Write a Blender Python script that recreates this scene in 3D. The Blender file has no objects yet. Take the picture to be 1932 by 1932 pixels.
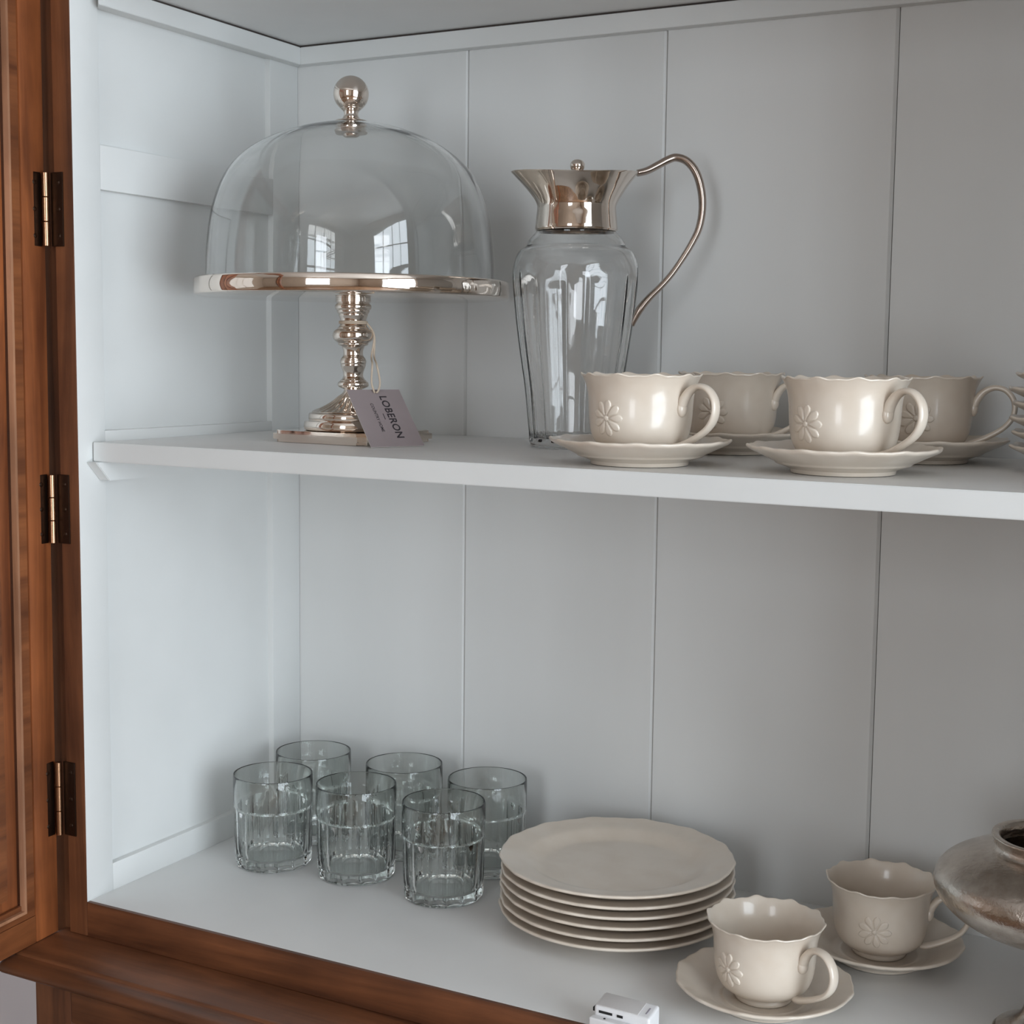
import bpy, bmesh, math, random
from mathutils import Vector, Matrix
random.seed(7)
C = bpy.context.scene.collection
PI = math.pi
SC = bpy.context.scene

# ------------------------------------------------------------------ camera, light, exposure
YAW, PITCH, ROLL, FPX = 0.48977, -0.10756, 0.01188, 2753.7
cam_d = bpy.data.cameras.new('camera')
cam = bpy.data.objects.new('camera', cam_d); C.objects.link(cam)
cy, sy, cp, sp = math.cos(YAW), math.sin(YAW), math.cos(PITCH), math.sin(PITCH)
fwd = Vector((-sy*cp, cy*cp, sp)); rgt = Vector((cy, sy, 0)); upv = rgt.cross(fwd)
cr, sr = math.cos(ROLL), math.sin(ROLL)
R_, U_ = cr*rgt + sr*upv, -sr*rgt + cr*upv
cam.matrix_world = Matrix(((R_.x, U_.x, -fwd.x, .9841), (R_.y, U_.y, -fwd.y, -.9955), (R_.z, U_.z, -fwd.z, .5228), (0, 0, 0, 1)))
cam_d.sensor_width = 36; cam_d.lens = FPX/1932*36; cam_d.clip_start = .02; cam_d.clip_end = 50
SC.camera = cam
SC.view_settings.view_transform = 'Standard'; SC.view_settings.look = 'None'
SC.view_settings.gamma = 1; SC.view_settings.use_curve_mapping = False
SC.view_settings.exposure = -0.12
SC.cycles.max_bounces = 13; SC.cycles.transmission_bounces = 13; SC.cycles.transparent_max_bounces = 24
SC.cycles.diffuse_bounces = 5; SC.cycles.glossy_bounces = 6
SC.cycles.sample_clamp_indirect = 6

w = bpy.data.worlds.new('world'); SC.world = w; w.use_nodes = True
w.node_tree.nodes['Background'].inputs[0].default_value = (.75, .85, 1, 1)
w.node_tree.nodes['Background'].inputs[1].default_value = 1.0

def area(name, loc, rot, sx, sz, power, col):
    l = bpy.data.lights.new(name, 'AREA'); l.shape = 'RECTANGLE'; l.size = sx; l.size_y = sz
    l.energy = power; l.color = col
    o = bpy.data.objects.new(name, l); C.objects.link(o); o.location = loc; o.rotation_euler = rot
    return o
# daylight standing in the openings of the room's two windows
area('window_daylight_front', (.85, -3.66, .70), (PI/2, 0, 0), .84, 1.90, 37, (.90, .95, 1.0))
area('window_daylight_right', (3.26, -1.40, .475), (PI/2, 0, PI/2), 2.00, 2.45, 143, (.83, .925, 1.0))

# ------------------------------------------------------------------ materials
def mat(name):
    m = bpy.data.materials.new(name); m.use_nodes = True
    return m, m.node_tree, m.node_tree.nodes['Principled BSDF']
def nd(t, typ, **k):
    n = t.nodes.new(typ)
    for a, b in k.items():
        if a in n.inputs: n.inputs[a].default_value = b
        else: setattr(n, a, b)
    return n
def rough_paint(name, c1, c2, rough, bump=.15, scale=60, stretch=(1, 1, 1)):
    m, t, b = mat(name)
    tc = nd(t, 'ShaderNodeTexCoord'); mp = nd(t, 'ShaderNodeMapping'); mp.inputs['Scale'].default_value = stretch
    t.links.new(tc.outputs['Object'], mp.inputs[0])
    n = nd(t, 'ShaderNodeTexNoise', Scale=scale, Detail=5.0); t.links.new(mp.outputs[0], n.inputs['Vector'])
    n2 = nd(t, 'ShaderNodeTexNoise', Scale=7.0, Detail=3.0); t.links.new(mp.outputs[0], n2.inputs['Vector'])
    r = nd(t, 'ShaderNodeValToRGB'); r.color_ramp.elements[0].position = .35; r.color_ramp.elements[1].position = .65
    r.color_ramp.elements[0].color = (*c1, 1); r.color_ramp.elements[1].color = (*c2, 1)
    t.links.new(n2.outputs[0], r.inputs[0]); t.links.new(r.outputs[0], b.inputs['Base Color'])
    bp = nd(t, 'ShaderNodeBump', Strength=bump, Distance=.0006); t.links.new(n.outputs[0], bp.inputs['Height'])
    t.links.new(bp.outputs[0], b.inputs['Normal']); b.inputs['Roughness'].default_value = rough
    return m
def wood(name, dark, light, axis='z', rough=.45, fine=1.0):
    m, t, b = mat(name)
    tc = nd(t, 'ShaderNodeTexCoord'); mp = nd(t, 'ShaderNodeMapping')
    s = [38, 38, 38]; s['xyz'.index(axis)] = 2.2
    mp.inputs['Scale'].default_value = s
    t.links.new(tc.outputs['Object'], mp.inputs[0])
    n = nd(t, 'ShaderNodeTexNoise', Scale=1.0*fine, Detail=8.0, Roughness=.62, Distortion=.6); t.links.new(mp.outputs[0], n.inputs['Vector'])
    n3 = nd(t, 'ShaderNodeTexNoise', Scale=9.0, Detail=4.0); t.links.new(tc.outputs['Object'], n3.inputs['Vector'])
    r = nd(t, 'ShaderNodeValToRGB'); r.color_ramp.elements[0].position = .36; r.color_ramp.elements[1].position = .64
    r.color_ramp.elements[0].color = (*dark, 1); r.color_ramp.elements[1].color = (*light, 1)
    t.links.new(n.outputs[0], r.inputs[0])
    mx = nd(t, 'ShaderNodeMix', data_type='RGBA', blend_type='MULTIPLY'); mx.inputs[0].default_value = .8
    r2 = nd(t, 'ShaderNodeValToRGB'); r2.color_ramp.elements[0].position = .35; r2.color_ramp.elements[1].position = .7
    r2.color_ramp.elements[0].color = (.55, .5, .48, 1); r2.color_ramp.elements[1].color = (1.15, 1.1, 1.05, 1)
    t.links.new(n3.outputs[0], r2.inputs[0])
    t.links.new(r.outputs[0], mx.inputs[6]); t.links.new(r2.outputs[0], mx.inputs[7])
    t.links.new(mx.outputs[2], b.inputs['Base Color'])
    bp = nd(t, 'ShaderNodeBump', Strength=.45, Distance=.0010); t.links.new(n.outputs[0], bp.inputs['Height'])
    t.links.new(bp.outputs[0], b.inputs['Normal']); b.inputs['Roughness'].default_value = rough
    return m
def metal(name, col, rough, bump=0, scale=200, var=0):
    m, t, b = mat(name)
    b.inputs['Base Color'].default_value = (*col, 1); b.inputs['Metallic'].default_value = 1; b.inputs['Roughness'].default_value = rough
    tc = nd(t, 'ShaderNodeTexCoord'); n = nd(t, 'ShaderNodeTexNoise', Scale=scale, Detail=5.0); t.links.new(tc.outputs['Object'], n.inputs['Vector'])
    if bump:
        bp = nd(t, 'ShaderNodeBump', Strength=bump, Distance=.0005); t.links.new(n.outputs[0], bp.inputs['Height']); t.links.new(bp.outputs[0], b.inputs['Normal'])
    mr = nd(t, 'ShaderNodeMapRange'); mr.inputs[3].default_value = max(0, rough-var); mr.inputs[4].default_value = rough+var
    n2 = nd(t, 'ShaderNodeTexNoise', Scale=scale/8, Detail=3.0); t.links.new(tc.outputs['Object'], n2.inputs['Vector'])
    t.links.new(n2.outputs[0], mr.inputs[0]); t.links.new(mr.outputs[0], b.inputs['Roughness'])
    return m
def glass(name, col, ior=1.5, rough=0.0, bump=0, scale=30, stretch=(1, 1, .3)):
    m, t, b = mat(name)
    b.inputs['Base Color'].default_value = (*col, 1); b.inputs['Transmission Weight'].default_value = 1
    b.inputs['IOR'].default_value = ior; b.inputs['Roughness'].default_value = rough
    if bump:
        tc = nd(t, 'ShaderNodeTexCoord'); mp = nd(t, 'ShaderNodeMapping'); mp.inputs['Scale'].default_value = stretch
        t.links.new(tc.outputs['Object'], mp.inputs[0])
        n = nd(t, 'ShaderNodeTexNoise', Scale=scale, Detail=2.0); t.links.new(mp.outputs[0], n.inputs['Vector'])
        bp = nd(t, 'ShaderNodeBump', Strength=bump, Distance=.002); t.links.new(n.outputs[0], bp.inputs['Height']); t.links.new(bp.outputs[0], b.inputs['Normal'])
    return m
def plain(name, col, rough=.6, spec=.5):
    m, t, b = mat(name); b.inputs['Roughness'].default_value = rough; b.inputs['Specular IOR Level'].default_value = spec
    tc = nd(t, 'ShaderNodeTexCoord'); n = nd(t, 'ShaderNodeTexNoise', Scale=40.0, Detail=3.0); t.links.new(tc.outputs['Object'], n.inputs['Vector'])
    r = nd(t, 'ShaderNodeValToRGB'); r.color_ramp.elements[0].color = (*[c*.93 for c in col], 1); r.color_ramp.elements[1].color = (*[min(1, c*1.05) for c in col], 1)
    t.links.new(n.outputs[0], r.inputs[0]); t.links.new(r.outputs[0], b.inputs['Base Color'])
    return m
def ceramic(name):
    m, t, b = mat(name)
    tc = nd(t, 'ShaderNodeTexCoord')
    n = nd(t, 'ShaderNodeTexNoise', Scale=28.0, Detail=4.0); t.links.new(tc.outputs['Object'], n.inputs['Vector'])
    r = nd(t, 'ShaderNodeValToRGB'); r.color_ramp.elements[0].position = .3; r.color_ramp.elements[1].position = .62
    r.color_ramp.elements[0].color = (.64, .55, .455, 1); r.color_ramp.elements[1].color = (.70, .62, .53, 1)
    t.links.new(n.outputs[0], r.inputs[0]); t.links.new(r.outputs[0], b.inputs['Base Color'])
    n2 = nd(t, 'ShaderNodeTexNoise', Scale=45.0, Detail=1.0); t.links.new(tc.outputs['Object'], n2.inputs['Vector'])
    bp = nd(t, 'ShaderNodeBump', Strength=.08, Distance=.002); t.links.new(n2.outputs[0], bp.inputs['Height']); t.links.new(bp.outputs[0], b.inputs['Normal'])
    b.inputs['Roughness'].default_value = .28; b.inputs['Coat Weight'].default_value = .45; b.inputs['Coat Roughness'].default_value = .09
    return m

M_paint = rough_paint('white_paint', (.66, .67, .66), (.70, .71, .70), .5, .12, 90)
M_plank = rough_paint('white_paint_on_back_planks', (.64, .645, .635), (.69, .695, .685), .55, .2, 70, (1, 1, .15))
M_top = rough_paint('grey_white_shelf_paint', (.70, .70, .69), (.74, .74, .73), .42, .15, 110)
M_gap = plain('dark_gap', (.05, .04, .035), .9)
M_wood_v = wood('reddish_brown_wood_upright', (.088, .031, .013), (.215, .080, .032), 'z')
M_wood_h = wood('reddish_brown_wood_level', (.088, .031, .013), (.215, .080, .032), 'x')
M_wood_d = wood('door_wood_lit_orange', (.15, .045, .015), (.36, .115, .036), 'z')  # same wood as the frame; orange of reflected light put into the colour
M_wood_dl = wood('door_rail_wood_lit_orange', (.14, .045, .016), (.30, .105, .036), 'y')  # level-grain copy, with the reflected-light orange in its colour too
M_wood_lit = wood('door_wood_bead_highlight', (.26, .12, .06), (.46, .24, .14), 'z')  # lighter copy for the bead; the ridge's highlight is painted in
M_nickel = metal('polished_warm_nickel', (.78, .70, .63), .05, .03, 60, .02)
M_handle = metal('satin_warm_nickel', (.46, .38, .33), .22, 0, 100, .04)
M_silver = metal('pitted_old_silver', (.60, .54, .48), .24, .9, 320, .16)
_t = M_silver.node_tree; _b = _t.nodes['Principled BSDF']
_tc = nd(_t, 'ShaderNodeTexCoord'); _n = nd(_t, 'ShaderNodeTexNoise', Scale=22.0, Detail=9.0, Roughness=.7); _t.links.new(_tc.outputs['Object'], _n.inputs['Vector'])
_r = nd(_t, 'ShaderNodeValToRGB'); _r.color_ramp.elements[0].position = .36; _r.color_ramp.elements[1].position = .60
_r.color_ramp.elements[0].color = (.42, .36, .31, 1); _r.color_ramp.elements[1].color = (.66, .60, .54, 1)
_t.links.new(_n.outputs[0], _r.inputs[0]); _t.links.new(_r.outputs[0], _b.inputs['Base Color'])
M_bronze = metal('dark_bronze', (.055, .034, .024), .42, .3, 300, .08)
M_brass = metal('rubbed_brass', (.42, .24, .14), .22, .1, 200, .05)
M_dome = glass('thin_dome_glass', (.985, .99, .985), 1.45, 0, .6, 11, (1, 1, .35))
M_carafe = glass('clear_carafe_glass', (.985, .985, .98), 1.46, 0, .05, 20)
M_tumbler = glass('pale_green_pressed_glass', (.968, .990, .974), 1.5, 0, 0, 30)
M_pane = glass('door_pane_glass', (.96, .97, .97), 1.45)
M_ceramic = ceramic('cream_glazed_ceramic')
M_card = plain('mauve_grey_card', (.28, .232, .235), .7)
M_cardedge = plain('pale_card_edge', (.62, .58, .56), .7)
M_ink = plain('dark_print', (.03, .025, .03), .6)
M_string = plain('beige_string', (.55, .45, .35), .9)
M_plastic = plain('white_plastic', (.78, .78, .79), .35)
M_plgrey = plain('grey_label', (.55, .53, .52), .5)
M_black = plain('black_slot', (.01, .01, .01), .8)
M_roomwall = rough_paint('bluish_white_plaster', (.76, .76, .83), (.80, .80, .86), .8, .2, 40)
M_roomwarm = rough_paint('warm_white_plaster', (.44, .36, .29), (.49, .40, .32), .8, .2, 40)
M_ceil = rough_paint('white_ceiling_plaster', (.68, .66, .63), (.72, .70, .67), .8, .2, 40)
M_roomfloor = wood('brown_floor_boards', (.20, .12, .07), (.38, .24, .15), 'y', .4)
M_winframe = plain('white_window_frame', (.7, .7, .7), .5)

# ------------------------------------------------------------------ mesh helpers
def finish(name, bm, m, parent=None, ang=35, loc=None):
    bmesh.ops.recalc_face_normals(bm, faces=bm.faces[:])
    me = bpy.data.meshes.new(name); bm.to_mesh(me); bm.free()
    for p in me.polygons: p.use_smooth = True
    me.set_sharp_from_angle(angle=math.radians(ang))
    for mm in (m if isinstance(m, (list, tuple)) else [m]): me.materials.append(mm)
    o = bpy.data.objects.new(name, me); C.objects.link(o)
    if parent: o.parent = parent
    if loc: o.location = loc
    return o
def add_box(bm, x0, x1, y0, y1, z0, z1, bev=0, seg=2):
    n0 = set(bm.verts)
    r = bmesh.ops.create_cube(bm, size=1)
    for v in r['verts']:
        v.co = Vector(((x0+x1)/2+v.co.x*(x1-x0), (y0+y1)/2+v.co.y*(y1-y0), (z0+z1)/2+v.co.z*(z1-z0)))
    if bev:
        es = list({e for v in r['verts'] for e in v.link_edges})
        bmesh.ops.bevel(bm, geom=es, offset=bev, segments=seg, profile=.6, affect='EDGES')
    return [v for v in bm.verts if v not in n0]
def box(name, x0, x1, y0, y1, z0, z1, m, parent=None, bev=.0006, seg=2):
    bm = bmesh.new(); add_box(bm, x0, x1, y0, y1, z0, z1, bev, seg)
    return finish(name, bm, m, parent)
def prism(name, pts, axis, a, b, m, parent=None, bev=0):
    """extrude a 2-D outline along an axis; pts are the two remaining coordinates in xyz order"""
    bm = bmesh.new()
    def co(p, t):
        q = list(p); q.insert('xyz'.index(axis), t); return q
    v0 = [bm.verts.new(co(p, a)) for p in pts]; v1 = [bm.verts.new(co(p, b)) for p in pts]
    bm.faces.new(v0); bm.faces.new(v1[::-1])
    for i in range(len(pts)):
        j = (i+1) % len(pts); bm.faces.new((v0[i], v0[j], v1[j], v1[i]))
    if bev: bmesh.ops.bevel(bm, geom=bm.edges[:], offset=bev, segments=2, affect='EDGES')
    return finish(name, bm, m, parent)
def crom(pts, k=4):
    """Catmull-Rom through the points"""
    out = []
    P = [pts[0]] + list(pts) + [pts[-1]]
    for i in range(1, len(P)-2):
        p0, p1, p2, p3 = P[i-1], P[i], P[i+1], P[i+2]
        for s in range(k):
            t = s/k
            out.append(tuple(.5*((2*b)+(-a+c)*t+(2*a-5*b+4*c-d)*t*t+(-a+3*b-3*c+d)*t**3) for a, b, c, d in zip(p0, p1, p2, p3)))
    out.append(tuple(pts[-1])); return out
def add_lathe(bm, prof, n=96, fn=None, closed=False):
    rings = []
    for (r, z) in prof:
        if r < 1e-6 : rings.append([bm.verts.new((0, 0, z))]); continue
        ring = []
        for i in range(n):
            t = 2*PI*i/n; rr, zz = (r, z) if fn is None else fn(r, z, t)
            ring.append(bm.verts.new((rr*math.cos(t), rr*math.sin(t), zz)))
        rings.append(ring)
    pairs = list(zip(rings[:-1], rings[1:]))
    if closed: pairs.append((rings[-1], rings[0]))
    for A, B in pairs:
        if len(A) == 1 and len(B) == 1: continue
        if len(A) == 1:
            for i in range(n): bm.faces.new((A[0], B[i], B[(i+1) % n]))
        elif len(B) == 1:
            for i in range(n): bm.faces.new((A[i], B[0], A[(i+1) % n]))
        else:
            for i in range(n): bm.faces.new((A[i], B[i], B[(i+1) % n], A[(i+1) % n]))
def lathe(name, prof, m, parent=None, n=96, fn=None, ang=35, closed=False):
    bm = bmesh.new(); add_lathe(bm, prof, n, fn, closed); return finish(name, bm, m, parent, ang)
def add_sweep(bm, pts, side, radii, n=12):
    """pts: path, side: fixed sideways unit vector, radii: list of (across, along side)"""
    side = Vector(side).normalized(); rings = []
    N = len(pts)
    for i, p in enumerate(pts):
        p = Vector(p); a = Vector(pts[max(0, i-1)]); b = Vector(pts[min(N-1, i+1)])
        t = (b-a).normalized(); nrm = t.cross(side).normalized(); sd = nrm.cross(t).normalized()
        ra, rb = radii[i] if isinstance(radii, list) else radii
        rings.append([bm.verts.new(p + nrm*ra*math.cos(2*PI*k/n) + sd*rb*math.sin(2*PI*k/n)) for k in range(n)])
    for A, B in zip(rings[:-1], rings[1:]):
        for k in range(n): bm.faces.new((A[k], A[(k+1) % n], B[(k+1) % n], B[k]))
    bm.faces.new(rings[0]); bm.faces.new(rings[-1][::-1])
def interp(vals, N):
    out = []
    for i in range(N):
        t = i/(N-1)*(len(vals)-1); a = int(min(t, len(vals)-2)); f = t-a
        out.append(tuple(x*(1-f)+y*f for x, y in zip(vals[a], vals[a+1])))
    return out
def empty(name, loc, rz=0, label=None, cat=None, group=None):
    o = bpy.data.objects.new(name, None); C.objects.link(o); o.empty_display_size = .02
    o.location = loc; o.rotation_euler = (0, 0, rz)
    tag(o, label, cat, group); return o
def tag(o, label=None, cat=None, group=None, kind=None):
    if label: o['label'] = label
    if cat: o['category'] = cat
    if group: o['group'] = group
    if kind: o['kind'] = kind
    return o
def copy_tree(o, parent=None):
    c = o.copy(); C.objects.link(c); c.parent = parent
    for ch in list(o.children): copy_tree(ch, c)
    return c
def sst(a, b, x):
    t = max(0, min(1, (x-a)/(b-a))); return t*t*(3-2*t)

# ------------------------------------------------------------------ the room
RX0, RX1, RY0, RY1, RZ0, RZ1 = -1.9, 3.2, -3.6, .42, -.95, 1.90
def st(o): o['kind'] = 'structure'; return o
st(box('floor', RX0, RX1, RY0, RY1, RZ0-.05, RZ0, M_roomfloor, bev=0))
st(box('ceiling', RX0, RX1, RY0, RY1, RZ1, RZ1+.05, M_ceil, bev=0))
st(box('wall_back', RX0, RX1, RY1, RY1+.05, RZ0, RZ1, M_roomwall, bev=0))
st(box('wall_left', RX0-.05, RX0, RY0, RY1, RZ0, RZ1, M_roomwarm, bev=0))
def wall_hole(name, axis, plane0, plane1, a0, a1, h0, h1, w0, w1):
    bm = bmesh.new()
    for (p, q, z0, z1) in ((a0, h0, RZ0, RZ1), (h1, a1, RZ0, RZ1), (h0, h1, RZ0, w0), (h0, h1, w1, RZ1)):
        if axis == 'x': add_box(bm, p, q, plane0, plane1, z0, z1)
        else: add_box(bm, plane0, plane1, p, q, z0, z1)
    return st(finish(name, bm, M_roomwarm))
wall_hole('wall_front', 'x', RY0-.05, RY0, RX0, RX1, .43, 1.27, -.25, 1.65)
wall_hole('wall_right', 'y', RX1, RX1+.05, RY0, RY1, -2.40, -.40, -.75, 1.70)
def window(name, axis, c, h0, h1, z0, z1, nv, nh):
    """muntins and frame of one room window"""
    f = .045; d = .04
    e = empty(name, (0, 0, 0)); e['kind'] = 'structure'
    bars = [(h0, h0+f, z0, z1), (h1-f, h1, z0, z1), (h0+f, h1-f, z0, z0+f), (h0+f, h1-f, z1-f, z1)]
    bm = bmesh.new()
    for (p, q, a, b) in bars:
        if axis == 'x': add_box(bm, p, q, c, c+d, a, b)
        else: add_box(bm, c-d, c, p, q, a, b)
    finish('window_frame', bm, M_winframe, e)
    cuts = [(h0+(h1-h0)*i/nv-.016, h0+(h1-h0)*i/nv+.016, z0+f, z1-f) for i in range(1, nv)] + \
           [(h0+f, h1-f, z0+(z1-z0)*i/nh-.016, z0+(z1-z0)*i/nh+.016) for i in range(1, nh)]
    for (p, q, a, b) in cuts:
        if axis == 'x': box('glazing_bar', p, q, c+.005, c+d-.005, a, b, M_winframe, e)
        else: box('glazing_bar', c-d+.005, c-.005, p, q, a, b, M_winframe, e)
window('window_1', 'x', RY0-.045, .43, 1.27, -.25, 1.65, 2, 4)
window('window_2', 'y', RX1+.045, -2.40, -.40, -.75, 1.70, 4, 6)

# ------------------------------------------------------------------ the cabinet
D = .34; ZS = .437; TS = .0179; ZC = .8514; XR = .962
CZ, CC = .0192, .0124
cab = empty('display_cabinet', (0, 0, 0), 0, 'large reddish-brown wooden dresser, white painted inside, its left glazed door open', 'cabinet')
# white inside: left wall (stiles, rails and recessed panels)
RC = .007
box('front_stile', -.014, 0, .0003, .0352, -.0015, ZC-.001, M_paint, cab, .0008)
box('back_stile', -.014, 0, .2902, D-.0005, -.0015, ZC-.001, M_paint, cab, .0008)
for nm, a, b in (('bottom_rail', -.0015, .0268), ('middle_rail', .401, .4470), ('upper_rail', .6698, .7104), ('top_rail', ZC-.018, ZC-.001)):
    box(nm, -.014, -.0001, .0352, .2902, a, b, M_paint, cab, .0008)
for a, b in ((.0268, .401), (.4470, .6698), (.7104, ZC-.018)):
    box('side_panel', -.0138, -RC, .0352, .2902, a, b, M_paint, cab, 0)
box('side_backing', -.0215, -.0141, .0003, D+.02, -.01, ZC+.02, M_wood_v, cab, 0)
box('right_side', XR, XR+.02, .0003, D+.02, -.01, ZC+.02, M_paint, cab, 0)
# back planks with a fine joint and a chamfered left-hand edge
seams = [0, (.2156+.2167)/2, (.4347+.4357)/2, (.6557+.6571)/2, .876, XR]
tw = [0, .0005, .0005, .0007, 0, 0]
for i in range(5):
    a, b = seams[i], seams[i+1]; g = .0006; ta, tb = tw[i], tw[i+1]
    bm = bmesh.new()
    z0, z1 = -.005, ZC+.01; ch = .0028
    def ring(z, s):
        xa = (a+g-ta*s) if i else -.001; xb = b-g-tb*s
        return [(xa, D, z), (xb-ch, D, z), (xb, D+.0022, z), (xb, D+.012, z), (xa, D+.012, z)]
    A = [bm.verts.new(p) for p in ring(z0, -1)]; B = [bm.verts.new(p) for p in ring(z1, 1)]
    bm.faces.new(A); bm.faces.new(B[::-1])
    for k in range(5): bm.faces.new((A[k], A[(k+1) % 5], B[(k+1) % 5], B[k]))
    finish('back_plank', bm, M_plank, cab)
box('back_backing', -.02, XR+.02, D+.0125, D+.02, -.01, ZC+.02, M_gap, cab, 0)
# floor and ceiling boards of the cabinet
box('cabinet_floor_board', -.0001, XR, .0035, D+.011, -.018, 0, M_top, cab, .0005)
box('cabinet_ceiling_board', -.021, XR+.02, .0003, D+.011, ZC+.0012, ZC+.02, M_top, cab, 0)
box('ceiling_gap_strip', .001, CC-.0012, .02, D-.001, ZC-.0006, ZC+.0011, M_gap, cab, 0)
box('ceiling_gap_strip', CC-.0011, XR-.001, D-CC+.0012, D-.001, ZC-.0006, ZC+.0011, M_gap, cab, 0)
# crown battens under the ceiling
prism('crown_batten', [(.0001, .0356), (CC, .0235), (CC, D-CC), (.0001, D-.0001)], 'z', ZC-CZ, ZC-.0008, M_paint, cab, .0005)
prism('crown_batten', [(.0001, D-.0001), (CC, D-CC), (XR-.0005, D-CC), (XR-.0005, D-.0001)], 'z', ZC-CZ, ZC-.0008, M_paint, cab, .0005)
# shelf and its batten
bm = bmesh.new()
pts = [(.0012, .0176), (XR-.002, -.0070), (XR-.002, D-.0008), (.0012, D-.0008)]
v0 = [bm.verts.new((x, y, ZS-TS)) for x, y in pts]; v1 = [bm.verts.new((x, y, ZS)) for x, y in pts]
bm.faces.new(v0); bm.faces.new(v1[::-1])
for k in range(4): bm.faces.new((v0[k], v0[(k+1) % 4], v1[(k+1) % 4], v1[k]))
bmesh.ops.bevel(bm, geom=bm.edges[:], offset=.0007, segments=2, affect='EDGES')
bm.faces.ensure_lookup_table()
for f in bm.faces:
    if f.calc_center_median().z > ZS-.0002 and abs(f.normal.z) > .5: f.material_index = 1
finish('shelf_board', bm, [M_paint, M_top], cab)
prism('shelf_batten', [(.0098, ZS-TS-.0002), (.0268, ZS-TS-.0182), (D-.001, ZS-TS-.0182), (D-.001, ZS-TS-.0002)], 'x', .0001, .0125, M_paint, cab, .0006)
# brown face frame
def stile(name, xa, xb, y0, y1, z0, z1, m): return box(name, xa, xb, y0, y1, z0, z1, m, cab, .0008)
stile('frame_stile', -.0225, -.0002, -.0004, .0190, -.0340, ZC+.06, M_wood_v)
stile('frame_rebate', -.0500, -.0226, .0085, .0190, -.0515, ZC+.06, M_wood_v)
stile('frame_stile', XR+.0002, XR+.034, -.0004, .0190, -.0340, ZC+.06, M_wood_v)
box('frame_rail', -.0001, XR+.0001, -.0002, .0190, -.0340, -.0002, M_wood_h, cab, .0007).location.z = 0
box('frame_rail', -.0001, XR+.0001, -.0004, .0190, ZC+.012, ZC+.06, M_wood_h, cab, .0007)
box('cabinet_side', -.0500, -.022, .0195, D+.02, -.0515, ZC+.06, M_wood_v, cab, .0006)
box('cabinet_side', XR+.0205, XR+.034, .0195, D+.02, -.034, ZC+.06, M_wood_v, cab, .0006)
box('cabinet_roof', -.0345, XR+.034, -.0004, D+.02, ZC+.061, ZC+.08, M_wood_h, cab, .001)
# ledge with a groove and a rounded nose
LX0, LX1 = -.0385, XR+.04
prof = [(.36, -.0345), (-.0560, -.0345), (-.0580, -.0352), (-.0590, -.0368), (-.0605, -.0370), (-.0640, -.0362), (-.0690, -.0364), (-.0745, -.0372),
        (-.0785, -.0390), (-.0805, -.0418), (-.0805, -.0445), (-.0780, -.0470), (-.0720, -.0482), (-.0580, -.0490), (-.0500, -.0500), (-.0440, -.0520), (.36, -.0520)]
bm = bmesh.new()
secs = []
for k, (x, s) in enumerate(((LX0, .0), (LX0+.0012, .45), (LX0+.004, .8), (LX0+.008, 1.), (LX1, 1.))):
    secs.append([bm.verts.new((x, y if y > -.05 else -.05+(y+.05)*(.55+.45*s), z if s == 1 else z+(-.043-z)*(1-s)*.35 if y < -.05 else z)) for y, z in prof])
for A, B in zip(secs[:-1], secs[1:]):
    for k in range(len(prof)): bm.faces.new((A[k], A[(k+1) % len(prof)], B[(k+1) % len(prof)], B[k]))
bm.faces.new(secs[0]); bm.faces.new(secs[-1][::-1])
finish('ledge', bm, M_wood_h, cab, 40)
# lower carcass: stiles, top rail and a recessed panel
LY = -.034
box('lower_stile', -.0345, .0105, LY, LY+.02, RZ0+.001, -.0525, M_wood_v, cab, .0008)
box('lower_rail', .0108, XR-.011, LY, LY+.02, -.1035, -.0525, M_wood_h, cab, .0008)
box('lower_panel', .0108, XR-.011, LY+.008, LY+.016, RZ0+.1, -.1036, M_wood_h, cab, 0)
box('lower_rail', .0108, XR-.011, LY, LY+.02, RZ0+.001, RZ0+.1, M_wood_h, cab, .0008)
box('lower_stile', XR-.0108, XR+.034, LY, LY+.02, RZ0+.001, -.0525, M_wood_v, cab, .0008)
box('lower_side', -.0345, -.020, LY+.0205, .36, RZ0+.001, -.0525, M_wood_v, cab, .0008)
box('lower_side', XR+.0205, XR+.034, LY+.0205, .36, RZ0+.001, -.0525, M_wood_v, cab, .0008)
box('lower_back', -.019, XR+.02, .345, .36, RZ0+.001, -.0525, M_wood_v, cab, 0)

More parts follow.
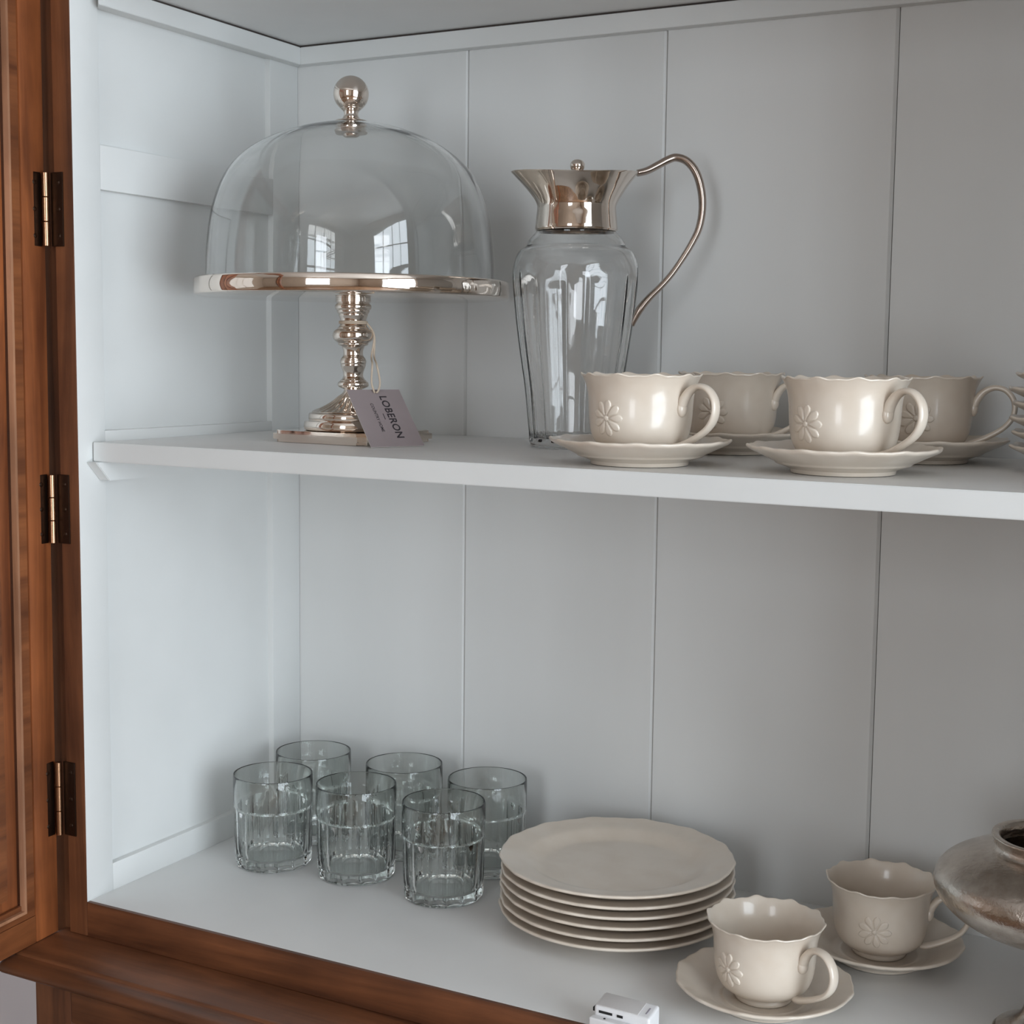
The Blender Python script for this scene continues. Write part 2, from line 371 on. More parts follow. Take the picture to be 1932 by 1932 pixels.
# the open glazed door; local x = thickness (0 is the inner face), -y away from the hinge
door = empty('door', (-.0340, -.0040, -.0343)); door.parent = cab
door.rotation_euler = (math.radians(-.25), 0, math.radians(6.0))
DH = .905; TH = .024
def dbox(name, x0, x1, s0, s1, z0, z1, m, bev=.0006):
    return box(name, x0, x1, -s1, -s0, z0, z1, m, door, bev)
DWD = .500
dbox('door_stile', -TH, 0, .0, .0305, .0, DH, M_wood_d, .0009)
dbox('door_stile', -TH, 0, DWD-.0305, DWD, .0, DH, M_wood_d, .0009)
for a, b in ((0, .0262), (DH-.0262, DH)):
    dbox('door_rail', -TH, -.0003, .0309, DWD-.0309, a, b, M_wood_dl, .0009)
def frame_ring(name, s0, s1, z0, z1, wd, x0, x1, m, rad=0, bev=.0005):
    """a rectangular ring in the door plane, inner corners optionally rounded"""
    bm = bmesh.new()
    def loop(a, b, c, d, r, n=6):
        if r <= 0: return [(a, c)]*1+[(b, c)]+[(b, d)]+[(a, d)]
    o4 = [(s0, z0), (s1, z0), (s1, z1), (s0, z1)]
    n = 6; outer = []; inner = []
    i4 = [(s0+wd, z0+wd), (s1-wd, z0+wd), (s1-wd, z1-wd), (s0+wd, z1-wd)]
    sg = [(1, 1), (-1, 1), (-1, -1), (1, -1)]
    for k in range(4):
        a0 = [PI, 1.5*PI, 0, .5*PI][k]
        cx, cz = i4[k][0]+sg[k][0]*rad, i4[k][1]+sg[k][1]*rad
        for j in range(n+1):
            t = a0 + (PI/2)*j/n
            inner.append((cx+rad*math.cos(t), cz+rad*math.sin(t)))
            outer.append(o4[k])
    # walk: four corners, outer points repeated so the faces stay planar
    N = len(inner)
    def V(p, x): return bm.verts.new((x, -p[0], p[1]))
    i0 = [V(p, x0) for p in inner]; i1 = [V(p, x1) for p in inner]
    o0 = [V(p, x0) for p in o4]; o1 = [V(p, x1) for p in o4]
    for k in range(4):
        for j in range(n):
            a = k*(n+1)+j; b = a+1
            bm.faces.new((o0[k], i0[a], i0[b])); bm.faces.new((o1[k], i1[b], i1[a]))
            bm.faces.new((i0[a], i1[a], i1[b], i0[b]))
        a = k*(n+1)+n; b = (a+1) % N; k2 = (k+1) % 4
        bm.faces.new((o0[k], i0[a], i0[b], o0[k2])); bm.faces.new((o1[k], o1[k2], i1[b], i1[a]))
        bm.faces.new((i0[a], i1[a], i1[b], i0[b])); bm.faces.new((o0[k], o0[k2], o1[k2], o1[k]))
    bmesh.ops.remove_doubles(bm, verts=bm.verts[:], dist=1e-6)
    return finish(name, bm, m, door)
frame_ring('inner_moulding', .0312, DWD-.0312, .0264, DH-.0264, .0150, -.0045, -.0015, M_wood_dl)
frame_ring('bead', .0462, DWD-.0462, .0340, DH-.0340, .0028, -.0030, .0026, M_wood_lit)
frame_ring('sunk_moulding', .0488, DWD-.0488, .0365, DH-.0365, .0150, -.0200, -.0062, M_wood_d, .004)
frame_ring('glazing_bead', .0640, DWD-.0640, .0515, DH-.0515, .0100, -.0150, -.0040, M_wood_dl, .018)
dbox('pane', -.0115, -.0090, .0620, DWD-.0620, .0500, DH-.0500, M_pane, 0)

# three butt hinges
for zc_, h in ((.6490, .0665), (.3748, .0644), (.0980, .0715)):
    hg = empty('hinge', (-.0282, -.0055, zc_)); hg.parent = cab
    bm = bmesh.new(); r = .0031
    cuts = [-h/2, -h/6, h/6, h/2]
    for a, b in zip(cuts[:-1], cuts[1:]):
        pr = [(0, a+.0002), (r-.0005, a+.0002), (r, a+.0006), (r, b-.0006), (r-.0005, b-.0002), (0, b-.0002)]
        add_lathe(bm, pr, 20)
    finish('hinge_barrel', bm, M_brass, hg)
    add = box('hinge_leaf', .0030, .0172, .0036, .0049, -h/2, h/2, M_bronze, hg, .0003)
    add2 = box('hinge_leaf', -.0058, -.0046, -.0130, -.0010, -h/2, h/2, M_bronze, hg, .0003)
    for k in (-.36, 0, .36):
        bm = bmesh.new(); add_lathe(bm, [(0, .0006), (.0014, .0005), (.0022, .0001), (.0022, -.0005), (0, -.0005)], 14)
        bmesh.ops.rotate(bm, verts=bm.verts[:], matrix=Matrix.Rotation(PI/2, 3, 'X'))
        s = finish('screw', bm, M_bronze, hg); s.location = (.0120, .0035, k*h)
        bm = bmesh.new(); add_lathe(bm, [(0, .0006), (.0014, .0005), (.0022, .0001), (.0022, -.0005), (0, -.0005)], 14)
        bmesh.ops.rotate(bm, verts=bm.verts[:], matrix=Matrix.Rotation(PI/2, 3, 'Y'))
        s = finish('screw', bm, M_bronze, hg); s.location = (-.0045, -.0090, k*h)

# ------------------------------------------------------------------ cake stand and dome
CX, CY = .1822, .1797
stand = empty('cake_stand', (CX, CY, ZS), 0, 'polished nickel cake stand on a square foot, price tag tied to its stem', 'cake stand')
fa = math.atan2(.012, -.111)
bm = bmesh.new()
bw = .1150/2
add_box(bm, -bw, bw, -bw, bw, .0003, .0112)
vert_e = [e for e in bm.edges if abs(e.verts[0].co.z-e.verts[1].co.z) > .005]
bmesh.ops.bevel(bm, geom=vert_e, offset=.007, segments=6, affect='EDGES')
hz = [e for e in bm.edges if abs(e.verts[0].co.z-e.verts[1].co.z) < .0005 and e.calc_face_angle(0) > .8]
bmesh.ops.bevel(bm, geom=hz, offset=.0028, segments=4, affect='EDGES')
o = finish('foot_plate', bm, M_nickel, stand, 50); o.rotation_euler.z = math.radians(-4.5)
lathe('foot_tier', [(0, .0113), (.0455, .0113), (.0470, .0122), (.0475, .0150), (.0470, .0192), (.0462, .0203), (.0430, .0205), (.0425, .0213), (.0430, .0222), (.0428, .0266), (.0415, .0280), (0, .0282)], M_nickel, stand, 96, None, 50)
def flute(r, z, t):
    k = .035*sst(.0285, .032, z)*(1-sst(.043, .048, z)); return r*(1+k*math.cos(30*t)), z
lathe('fluted_cone', [(0, .0283)]+crom([(.0400, .0283), (.0385, .0296), (.030, .0330), (.0215, .0378), (.0150, .0430), (.0105, .0470), (.0085, .0505)], 4)+[(0, .0507)], M_nickel, stand, 180, flute, 60)
stem = [(.0085, .0503), (.0125, .0520), (.0147, .0535), (.0150, .0555), (.0143, .0574), (.0128, .0583), (.0126, .0592), (.0112, .0600), (.0098, .0625), (.0095, .0645), (.0101, .0680), (.0116, .0718), (.0121, .0738),
        (.0119, .0746), (.0125, .0756), (.0125, .0782), (.0119, .0790), (.0120, .0797), (.0112, .0808), (.0097, .0828), (.0094, .0858), (.0100, .0890), (.0112, .0915), (.0140, .0928), (.0148, .0938), (.0146, .0948), (.0180, .0972), (.0194, .0995), (.0198, .1022), (.0192, .1052), (.0172, .1074),
        (.0152, .1084), (.0150, .1094), (.0136, .1104), (.0127, .1125), (.0123, .1150), (.0126, .1175), (.0137, .1202), (.0142, .1214), (.0141, .1224), (.0152, .1236), (.0158, .1252), (.0157, .1262), (.0170, .1272), (.0175, .1290), (.0172, .1310), (.0160, .1322), (.0158, .1330), (.0166, .1336), (.0168, .1345), (.0168, .1379)]
lathe('stem', [(0, .0503)]+crom(stem, 3)+[(0, .1379)], M_nickel, stand, 96, None, 55)
def ripple(r, z, t): return (r*(1+.0012*math.sin(9*t+1)+.0009*math.sin(23*t)+.0007*math.sin(41*t+2)) if r > .1 else r), z
lathe('tray', [(0, .1380), (.1478, .1380), (.1492, .1385), (.1500, .1396), (.1503, .1460), (.1500, .1526), (.1492, .1539), (.1475, .1542), (.1440, .1541), (.1400, .1540), (0, .1540)], M_nickel, stand, 192, ripple, 50)

dome = empty('glass_dome', (CX-.0018, CY-.0009, ZS+.1546), 0, 'clear glass dome with a metal ball knob covering the cake stand', 'glass cover')
do = [(.1370, 0), (.1366, .016), (.1356, .031), (.1330, .053), (.1290, .071), (.1225, .0885), (.1130, .104), (.0985, .118), (.0800, .1295), (.0560, .1390), (.0330, .1450), (.0150, .1475), (.0, .1480)]
th = .0028
outer = crom(do, 5)
inner = []
for i, (r, z) in enumerate(outer):
    a = outer[max(0, i-1)]; b = outer[min(len(outer)-1, i+1)]
    t = Vector((b[0]-a[0], b[1]-a[1])).normalized(); inner.append((max(0, r-t.y*th), z+t.x*th if i else 0))
inner[-1] = (0, outer[-1][1]-th)
def dfn(r, z, t):
    k = sst(.03, .11, r); return r*(1+.0036*k*math.cos(11*t)+.0022*k*math.sin(7*t+1)), z
lathe('dome_glass', outer[::-1]+[(.1356, -.0004)]+inner, M_dome, dome, 144, dfn, 60)
knob = [(.0150, .1518), (.0162, .1524), (.0150, .1534), (.0100, .1545), (.0075, .1570), (.0068, .1598), (.0074, .1622), (.0092, .1638), (.0100, .1646), (.0100, .1654), (.0090, .1660)]
knob += [(.0168*math.sin(a), .1783-.0168*math.cos(a)) for a in [math.radians(38+142*i/16) for i in range(17)]]
knob[-1] = (0, .1951)
DZK = -.0040
lathe('knob', [(0, .1519)]+crom(knob, 3), M_nickel, dome, 64, None, 60).location.z = DZK
lathe('knob_nut', [(0, .1400), (.0060, .1400), (.0075, .1412), (.0080, .1430), (.0150, .1440), (.0160, .1458), (.0150, .1478), (0, .1484)], M_nickel, dome, 48, None, 50).location.z = DZK

# price tag hanging from the stem
_o = Vector((.0024, -.0013, 0))
A = Vector((.24822, .10946, ZS+.0006))+_o; B = Vector((.27404, .15927, ZS+.0006))+_o; TL = Vector((.20608, .13131, ZS+.0512))+_o
ex = (B-A).normalized(); ez = (TL-A).normalized(); ey = ex.cross(ez).normalized()   # ey points away from the viewer? fixed below
if ey.dot(Vector((.9841, -.9955, .5228))-A) > 0: nrm = ey
else: nrm = -ey
tg = empty('price_tag', A, 0, 'mauve-grey price tag with dark lettering hanging by string before the cake stand foot', 'tag')
WD, HT = (B-A).length, (TL-A).length
FR = Matrix((ex, ez, nrm)).transposed()     # columns: across, up, toward the viewer
def tagobj(o): o.parent = tg; o.rotation_euler = FR.to_euler(); return o
bm = bmesh.new(); add_box(bm, 0, WD, 0, HT, -.0004, .0004, .0001, 1)
for f in bm.faces: f.material_index = 0 if f.normal.z > .7 else 1
tagobj(finish('card', bm, [M_card, M_cardedge]))
def text_mesh(txt, size, name, space=1.0):
    cu = bpy.data.curves.new(name, 'FONT'); cu.body = txt; cu.size = size; cu.align_x = 'CENTER'; cu.align_y = 'CENTER'; cu.space_character = space; cu.offset = size*.022
    to = bpy.data.objects.new(name, cu); C.objects.link(to)
    dg = bpy.context.evaluated_depsgraph_get(); me = bpy.data.meshes.new_from_object(to.evaluated_get(dg))
    bpy.data.objects.remove(to); me.name = name; me.materials.clear(); me.materials.append(M_ink)
    return me
def put_text(txt, size, name, cx, cz, space=1.0):
    me = text_mesh(txt, size, name, space)
    rot = Matrix.Rotation(-PI/2, 4, 'Z'); me.transform(Matrix.Translation((cx, cz, .00048)) @ rot)
    o = bpy.data.objects.new(name, me); C.objects.link(o); tagobj(o); return o
put_text('LOBERON', .0108, 'lettering', .0345, .0355, 1.08)
put_text('COUNTRY HOME', .0042, 'small_lettering', .0195, .0350, 1.05)
bm = bmesh.new(); add_box(bm, .0268, .0275, .0325, .0395, .0004, .00048); tagobj(finish('printed_dash', bm, M_ink))
# string: two strands from the stem to the hole, and two turns round the stem
bm = bmesh.new()
hole = A + ex*.0285 + ez*(HT-.0045) + nrm*.0012
s_top = Vector((CX, CY, ZS+.1145)); vdir = Vector((.9841-CX, -.9955-CY, 0)).normalized(); sdir = Vector((-vdir.y, vdir.x, 0))
if sdir.dot(R_) < 0: sdir = -sdir
for off in (-.0012, .0014):
    a0 = s_top + sdir*.0128 + vdir*.002
    pts = [a0, s_top+sdir*.0200+vdir*.006+Vector((0, 0, -.012)), s_top+sdir*(.0186+off)+vdir*.012+Vector((0, 0, -.032)), hole+sdir*(off*1.6-.001)+Vector((0, 0, .026)), hole+sdir*(off*3.0)+Vector((0, 0, .010)), hole+sdir*(off*1.6)+nrm*.0012+Vector((0, 0, .001)), hole+sdir*off*.6]
    pp = crom([tuple(p) for p in pts], 6)
    add_sweep(bm, [Vector(p)-A for p in pp], vdir, (.0009, .0009), 8)
for dz in (-.0007, .0007):
    pp = [(s_top-A)+Vector((.0131*math.cos(t*PI/24), .0131*math.sin(t*PI/24), dz)) for t in range(49)]
    add_sweep(bm, pp, (0, 0, 1), (.0008, .0008), 8)
finish('string', bm, M_string, tg)

# ------------------------------------------------------------------ carafe
KX, KY = .3905, .2378
car = empty('carafe', (KX, KY, ZS+.0002), 0, 'tall clear ribbed glass carafe with a flared metal collar and long curved handle', 'carafe')
go = crom([(.0385, 0), (.0402, .0015), (.0412, .006), (.0425, .020), (.0462, .055), (.0515, .090), (.0555, .120), (.0582, .148), (.0586, .160), (.0572, .170), (.0535, .1795), (.0480, .1838)], 5)
go += [(.0466, .1846), (.0460, .1852)] + crom([(.0457, .1860), (.0445, .1895), (.0410, .1940), (.0372, .1985), (.0352, .2015), (.0350, .2080)], 4)
tw_ = .0026; gi = []
for i, (r, z) in enumerate(go):
    if z < .010: continue
    a = go[max(0, i-1)]; b = go[min(len(go)-1, i+1)]; t = Vector((b[0]-a[0], b[1]-a[1])).normalized()
    gi.append((r-tw_*max(.6, t.y) if z > .0 else r, max(.0085, z+t.x*tw_*.6)))
gi = gi[::-1]
def cfl(r, z, t):
    k = .042*sst(.004, .012, z)*(1-sst(.146, .168, z))*sst(.036, .040, r); return r*(1-k*abs(math.cos(8*t))), z
NK = 192
bm = bmesh.new(); prof = [(0, .0012), (.030, .0008)]+go+gi+[(.034, .0085), (0, .0100)]
add_lathe(bm, prof, NK, cfl); finish('glass_body', bm, M_carafe, car, 40)
H0 = math.radians(28.0)
def spout(r, z, t):
    d = (t-(H0+PI)+PI) % (2*PI)-PI; k = sst(.226, .2515, z)
    e = math.exp(-(d/.42)**2); s2 = math.exp(-((abs(d)-PI)/.8)**2)
    return r*(1-.07*k)+k*(.0085*e+.0040*s2), z-.0010-k*.0022+k*.0044*(math.cos(t-H0)**2)
lathe('collar', crom([(.0352, .2012), (.0378, .2013)], 1)+[(.0381, .2018)]+crom([(.0381, .2030), (.0372, .2120), (.0364, .2200), (.0366, .2235), (.0395, .2300), (.0450, .2385), (.0510, .2455), (.0562, .2508)], 4)
      +[(.0566, .2514), (.0560, .2516)]+crom([(.0552, .2510), (.0490, .2448), (.0430, .2380), (.0370, .2290), (.0352, .2200), (.0352, .2012)], 3), M_nickel, car, 128, spout, 50)
lathe('neck_ring', [(.0350, .1996), (.0368, .1992), (.0372, .2000), (.0368, .2008), (.0352, .2010)], M_nickel, car, 96, None, 40, True)
lathe('lid', [(0, .2400), (.0400, .2400), (.0410, .2410), (.0410, .2425), (.0380, .2445), (.0200, .2480), (.0060, .2495), (.0038, .2516), (.0034, .2528), (.0045, .2540)]
      + crom([(.0045, .2540), (.0060, .2556), (.0068, .2580), (.0066, .2604), (.0052, .2628), (.0028, .2642), (0, .2646)], 3), M_nickel, car, 64, None, 50)
hp = [(1203, 324), (1222, 319), (1245, 307), (1262, 298), (1277, 294), (1297, 301), (1314, 322), (1324, 355), (1326, 390), (1320, 425), (1306, 455), (1289, 483), (1269, 512), (1249, 535), (1227, 557), (1210, 578), (1199, 598), (1194, 610)]
ang = Vector((math.cos(H0), math.sin(H0), 0)); sdh = Vector((-math.sin(H0), math.cos(H0), 0)); hpts = []
for (u, v) in hp:
    axp = 1084.5+(843.6-v)*.01635-2
    hpts.append(tuple(ang*((u-axp)*.000490)+Vector((0, 0, (843.6-v)*.000486))))
hpts = crom(hpts, 4)
bm = bmesh.new()
add_sweep(bm, hpts, sdh, interp([(.0032, .0072), (.0036, .0056), (.0037, .0045), (.0038, .0050), (.0037, .0056), (.0032, .0052), (.0028, .0048), (.0030, .0054), (.0037, .0056), (.0024, .0034)], len(hpts)), 14)
finish('handle', bm, M_handle, car, 50)

# ------------------------------------------------------------------ crockery
def scal(n, r0, r1, ar, az, ph=0):
    def f(r, z, t):
        k = sst(r0, r1, r); s = .62*math.cos(n*t+ph)+.38*math.cos(2*n*t+2*ph)
        return r*(1+ar*k*s), z+az*k*s
    return f
# saucer
sprof = [(0, .0022), (.034, .0020), (.0365, .0004), (.0375, 0), (.0385, .0004), (.0392, .0032), (.0415, .0042)] + crom([(.0415, .0042), (.0460, .0058), (.0495, .0068), (.0515, .0085), (.0560, .0108), (.0630, .0142), (.0695, .0172), (.0713, .0186), (.0716, .0198), (.0706, .0206), (.0680, .0200), (.0610, .0172), (.0540, .0138), (.0480, .0102), (.0440, .0080), (.0405, .0058), (.0350, .0048), (.0330, .0054), (.0300, .0048)], 3) + [(0, .0047)]
def make_saucer():
    return lathe('saucer', sprof, M_ceramic, None, 160, scal(12, .050, .070, .013, .0006), 50)
# teacup
cout = [(.0205, .0004), (.0222, 0), (.0232, .0008), (.0235, .0030), (.0226, .0044), (.0250, .0058), (.0310, .0088), (.0360, .0135), (.0392, .0215), (.0407, .0320), (.0413, .0430), (.0420, .0510), (.0436, .0580), (.0460, .0633), (.0474, .0654)]
cin = [(.0474, .0654), (.0472, .0663), (.0460, .0660), (.0438, .0622), (.0414, .0560), (.0396, .0490), (.0387, .0400), (.0379, .0300), (.0352, .0195), (.0295, .0125), (.0200, .0085), (.0100, .0078)]
rim_f = scal(10, .0418, .0470, .020, .0012)
def cfn(r, z, t):
    if z < .040: return r, z
    return rim_f(r, z, t)
CO = crom(cout, 4)
def cupr(z):
    best = CO[0][0]
    for (a, b) in zip(CO[:-1], CO[1:]):
        if a[1] <= z <= b[1] and b[1] > a[1] and a[1] > .005: return a[0]+(b[0]-a[0])*(z-a[1])/(b[1]-a[1])
    return best
def make_cup():
    t = empty('teacup', (0, 0, 0))
    lathe('cup_body', [(0, .0020)]+CO+crom(cin, 3)+[(0, .0077)], M_ceramic, t, 160, cfn, 50)
    # strap handle along +x: curled thumb rest, loop, lower attachment
    hp = crom([(.0410, 0, .0385), (.0422, 0, .0430), (.0442, 0, .0485), (.0495, 0, .0548), (.0575, 0, .0580), (.0660, 0, .0560), (.0722, 0, .0490), (.0738, 0, .0405), (.0715, 0, .0322), (.0655, 0, .0250), (.0560, 0, .0188), (.0470, 0, .0143), (.0400, 0, .0116), (.0345, 0, .0112)], 5)
    rr = interp([(.0020, .0030), (.0032, .0048), (.0034, .0052), (.0030, .0050), (.0024, .0046), (.0023, .0046), (.0023, .0047), (.0023, .0047), (.0023, .0047), (.0023, .0046), (.0024, .0046), (.0027, .0050), (.0030, .0052), (.0026, .0040)], len(hp))
    bm = bmesh.new(); add_sweep(bm, hp, (0, 1, 0), rr, 16)
    r = bmesh.ops.create_uvsphere(bm, u_segments=16, v_segments=10, radius=1)
    for v in r['verts']: v.co = Vector((.0416+v.co.x*.0036, v.co.y*.0053, .0405+v.co.z*.0066))
    finish('handle', bm, M_ceramic, t, 60)
    # embossed daisy, a quarter turn from the handle (toward -y)
    N = 72; zc = .0325; R = .0146
    bm = bmesh.new(); grid = []
    def height(u, v):
        rr = math.hypot(u, v)/R; a = math.atan2(v, u)
        if rr < .15: return .00085*math.sqrt(max(0, 1-(rr/.15)**2))+.0006
        np_ = 9; best = 0
        k = round((a)/(2*PI/np_)); da = a-k*2*PI/np_
        x = rr*math.cos(da); y = rr*math.sin(da)
        if .17 < x < .98:
            tt = (x-.17)/.81; wid = .27*math.sin(PI*min(1, tt**1.25))**.6*(.45+.55*tt) + 1e-6
            q = abs(y)/wid
            if q < 1:
                edge = 1-abs(q-.72)/.28 if q > .44 else 0
                best = .00125*math.sqrt(max(0, 1-q**4))*(.75+.25*math.sin(PI*tt)) 
        return best
    for i in range(N+1):
        row = []
        for j in range(N+1):
            u = (i/N*2-1)*R*1.03; v = (j/N*2-1)*R*1.03; z = zc+v; rb = cupr(z); th_ = -PI/2+u/rb
            h = height(u, v); rad = rb + (h if h > 0 else -.0004)
            row.append(bm.verts.new((rad*math.cos(th_), rad*math.sin(th_), z)))
        grid.append(row)
    for i in range(N):
        for j in range(N): bm.faces.new((grid[i][j], grid[i+1][j], grid[i+1][j+1], grid[i][j+1]))
    me_o = finish('embossed_flower', bm, M_ceramic, t, 180)
    return t
PLs = [  # cup + saucer pairs: x, y, z, direction of handle relative to the line of sight (deg right), labels
    (.5285, .0735, ZS, 50, 'cream teacup with embossed flower, front of the shelf, in front of the carafe', 'scalloped cream saucer under the front teacup nearest the carafe'),
    (.6890, .0845, ZS, 47, 'cream teacup at the front right of the shelf, right of the carafe', 'scalloped cream saucer under the right-hand front teacup on the shelf'),
    (.5385, .2560, ZS, 66, 'shaded cream teacup standing behind and between the two front cups on the shelf', 'saucer mostly hidden behind the two front saucers on the shelf'),
    (.7095, .2480, ZS, 84, 'shaded cream teacup at the back right of the shelf beside the stack of saucers', 'saucer under the back right teacup on the shelf, beside the saucer stack'),
    (.6325, .1095, 0, 46, 'cream teacup on the cabinet floor in front, nearest the viewer', 'scalloped saucer under the nearest teacup on the cabinet floor'),
    (.6920, .2475, 0, 84, 'cream teacup on the cabinet floor behind the nearest one, beside the silver bowl', 'scalloped saucer under the cup beside the silver bowl'),
]
cup0 = make_cup(); sau0 = make_saucer()
for i, (x, y, z, dg, l1, l2) in enumerate(PLs):
    c = cup0 if i == 0 else copy_tree(cup0); s = sau0 if i == 0 else copy_tree(sau0)
    az = math.atan2(-.9955-y, .9841-x)           # toward the camera
    c.location = (x, y, z+.0052); c.rotation_euler = (0, 0, az+math.radians(dg))
    s.location = (x, y, z+.0002); s.rotation_euler = (0, 0, random.uniform(0, 6))
    tag(c, l1, 'teacup', 'cream teacups with embossed flowers'); tag(s, l2, 'saucer', 'cream saucers under the teacups')
# stack of small plates at the right end of the shelf
names_ = ['lowest', 'second from bottom', 'third from bottom', 'third from top', 'second from top', 'topmost']
for k, (dx, dy, dzt) in enumerate(((.000, .0, 0), (.0008, .002, .0118), (-.0010, -.001, .0240), (.0006, .002, .0362), (-.0025, .001, .0484), (.0032, -.001, .0606))):
    s = copy_tree(sau0); s.location = (.8605+dx, .2050+dy, ZS+.0002+dzt*.92); s.rotation_euler = (0, 0, .3+k*1.1)
    tag(s, 'small cream plate, %s in the stack at the shelf right end' % names_[k], 'saucer', 'stacked saucers at the right end of the shelf')
# stack of dinner plates
pprof = [(0, .0042), (.0590, .0040), (.0612, .0004), (.0622, 0), (.0634, .0005), (.0642, .0034), (.0680, .0046)] + crom([(.0680, .0046), (.0760, .0082), (.0830, .0122), (.0900, .0142), (.1000, .0160), (.1058, .0172), (.1074, .0184), (.1076, .0196), (.1064, .0203), (.1040, .0200), (.0970, .0186), (.0880, .0172), (.0830, .0158), (.0770, .0128), (.0720, .0104), (.0680, .0092), (.0640, .0089)], 3) + [(0, .0089)]
pl0 = lathe('dinner_plate', pprof, M_ceramic, None, 240, scal(13, .080, .106, .0085, .0004), 50)
for k in range(6):
    s = pl0 if k == 0 else copy_tree(pl0)
    s.location = (.4606+random.uniform(-.001, .001), .2010+random.uniform(-.001, .001), .0002+k*.00925); s.rotation_euler = (0, 0, random.uniform(0, 6))
    tag(s, 'cream scalloped dinner plate, %s of the six stacked on the cabinet floor' % names_[k], 'plate', 'dinner plates stacked on the cabinet floor')

# ------------------------------------------------------------------ tumblers
RT = .0404; HTm = .0945
def make_tumbler():
    n = 14*8; rings = []
    zt = .0605
    outp = [(0, .0010, 0), (.0300, .0006, 0), (.0355, .0003, .2), (.0376, .0012, .4), (.0388, .0035, .6), (.0394, .0080, 1), (.0398, .0300, 1), (.0400, .0585, 1), (.0401, .0602, .8), (.0402, zt+.0012, .2), (.0404, zt+.0030, 0), (.0404, .0800, 0), (.0404, .0925, 0), (.0402, .0938, 0), (.0400, .0943, 0), (.0396, .0944, 0), (.0392, .0938, 0)]
    inp = [(.0391, .0900, 0), (.0388, .0700, 0), (.0380, .0450, 0), (.0372, .0200, 0), (.0356, .0130, 0), (.0320, .0098, 0), (.0250, .0088, 0), (0, .0086, 0)]
    bm = bmesh.new(); rg = []
    for (r, z, k) in outp+inp:
        if r < 1e-6: rg.append([bm.verts.new((0, 0, z))]); continue
        ring = []
        for i in range(n):
            t = 2*PI*i/n; a = (t % (2*PI/14))-PI/14
            poly = math.cos(PI/14)/math.cos(a); rr = r*(1+k*(poly*.982-1)) + (.0005*k if abs(abs(a)-PI/14) < 1e-6 else 0)
            ring.append(bm.verts.new((rr*math.cos(t), rr*math.sin(t), z)))
        rg.append(ring)
    for A_, B_ in zip(rg[:-1], rg[1:]):
        for i in range(n):
            j = (i+1) % n
            if len(A_) == 1: bm.faces.new((A_[0], B_[i], B_[j]))
            elif len(B_) == 1: bm.faces.new((A_[i], B_[0], A_[j]))
            else: bm.faces.new((A_[i], B_[i], B_[j], A_[j]))
    return finish('tumbler', bm, M_tumbler, None, 14)
tb = make_tumbler()
TPL = [((.0860, .1760), 'pale green glass tumbler at the left end of the front row of three'),
       ((.1795, .1890), 'pale green glass tumbler in the middle of the front row of three'),
       ((.2852, .1828), 'pale green glass tumbler at the right end of the front row, nearest the viewer'),
       ((.0716, .2660), 'pale green glass tumbler at the left end of the back row, in the cabinet corner'),
       ((.1822, .2745), 'pale green glass tumbler in the middle of the back row of three'),
       ((.2845, .2705), 'pale green glass tumbler at the right end of the back row, partly behind the plates')]
for i, ((x, y), l) in enumerate(TPL):
    o = tb if i == 0 else copy_tree(tb); o.location = (x, y, .0003); o.rotation_euler = (0, 0, i*.37+.1)
    tag(o, l, 'glass', 'ribbed tumblers on the cabinet floor')

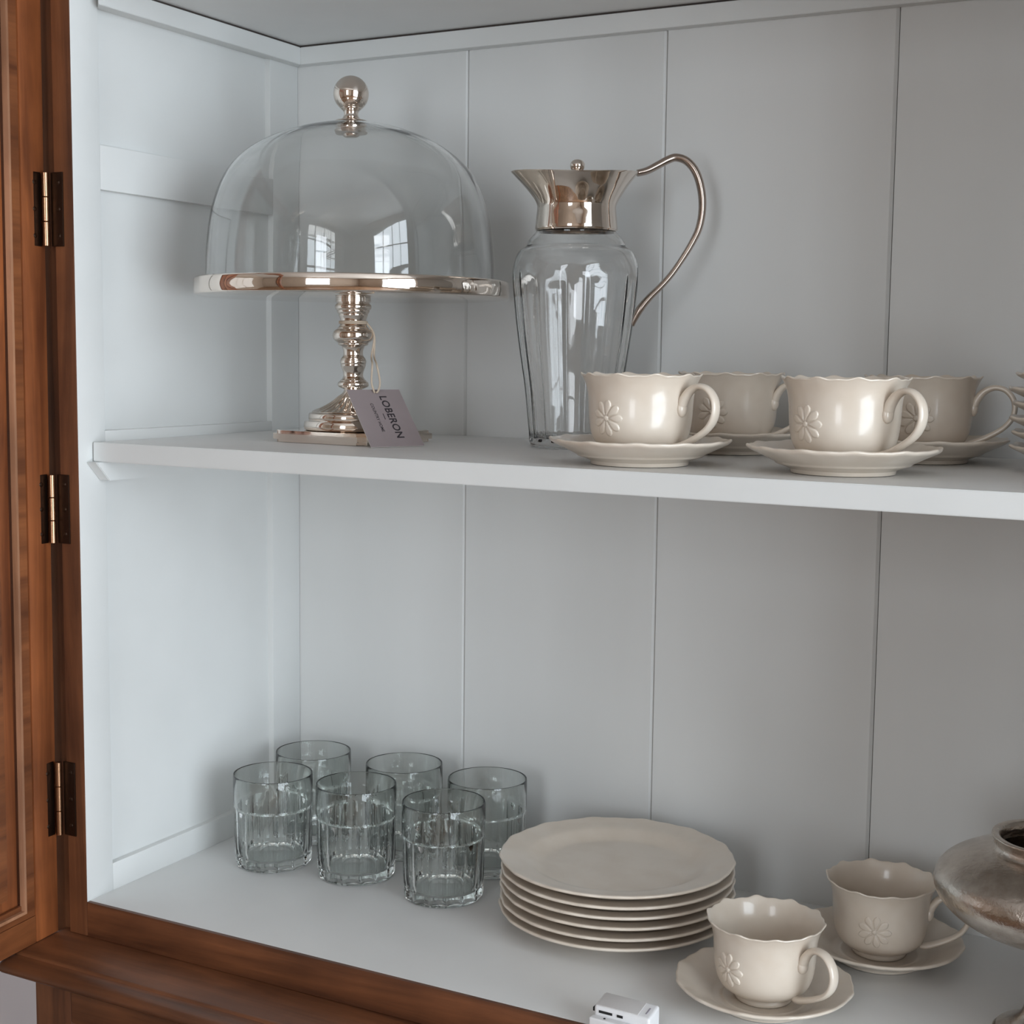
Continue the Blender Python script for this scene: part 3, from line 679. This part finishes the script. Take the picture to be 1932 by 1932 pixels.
# ------------------------------------------------------------------ silver bowl
bowl = empty('footed_bowl', (.8420, .1570, .0002), 0, 'squat footed bowl of pitted old silver at the right end of the cabinet floor', 'bowl')
lathe('foot', [(0, .0020), (.0330, .0004), (.0358, 0), (.0368, .0014), (.0362, .0040), (.0335, .0070)]+crom([(.0335, .0070), (.0240, .0110), (.0160, .0190), (.0125, .0320), (.0120, .0480), (.0135, .0620), (.0190, .0740), (.0260, .0790)], 4)+[(0, .0795)], M_silver, bowl, 96, None, 50)
bo = crom([(.0240, .0785), (.0400, .0815), (.0560, .0880), (.0700, .0965), (.0800, .1070), (.0836, .1170), (.0815, .1262), (.0730, .1345), (.0610, .1408), (.0510, .1442), (.0435, .1458)], 5)
bowl.scale = (1.035, 1.035, 1.02)
lathe('bowl_body', [(0, .0785)]+bo+crom([(.0425, .1466), (.0410, .1500), (.0425, .1545), (.0434, .1562), (.0426, .1575), (.0400, .1574), (.0375, .1560), (.0362, .1500), (.0380, .1455)], 3)+crom([(.0480, .1420), (.0650, .1350), (.0770, .1240), (.0800, .1160), (.0740, .1050), (.0560, .0930), (.0300, .0860)], 3)+[(0, .0850)], M_silver, bowl, 128, lambda r, z, t: (r*(1+.002*math.sin(5*t)+.0012*math.sin(11*t+1)), z), 50)

# ------------------------------------------------------------------ white plastic gadget
gd = empty('plastic_sensor', (.5560, .0035, .0003), math.radians(-2), 'small white plastic device with black slots at the front edge of the cabinet floor', 'device')
def wedge(bm):
    for v in bm.verts:
        if v.co.z > .010: v.co.z += (v.co.y+.006)*.20
bm = bmesh.new(); add_box(bm, -.0240, .0235, -.0060, .0135, .0, .0190, .0026, 4); wedge(bm); finish('housing', bm, M_plastic, gd, 40)
bm = bmesh.new(); add_box(bm, -.0220, .0130, -.0046, .0118, .0186, .0196, .0004, 2); wedge(bm); finish('label_plate', bm, M_plgrey, gd, 40)
bm = bmesh.new(); add_box(bm, .0175, .0190, -.0010, .0070, .0186, .0193, .0003, 1); wedge(bm); finish('groove', bm, plain('grey_groove', (.3, .28, .32)), gd)
bm = bmesh.new(); add_box(bm, -.0250, .0200, -.0130, -.0058, .0, .0120, .0015, 3); finish('tray', bm, M_plastic, gd, 40)
bm = bmesh.new(); add_box(bm, -.0195, -.0080, -.00635, -.0058, .0142, .0162); add_box(bm, -.0040, .0010, -.00635, -.0058, .0142, .0162); add_box(bm, -.0262, -.0238, -.0030, .0050, .0130, .0160); finish('slot', bm, M_black, gd)
bm = bmesh.new(); add_lathe(bm, [(0, .0124), (.0009, .0124), (.0010, .0118), (0, .0118)], 12); o = finish('button', bm, M_black, gd); o.location = (-.0130, -.0095, 0)
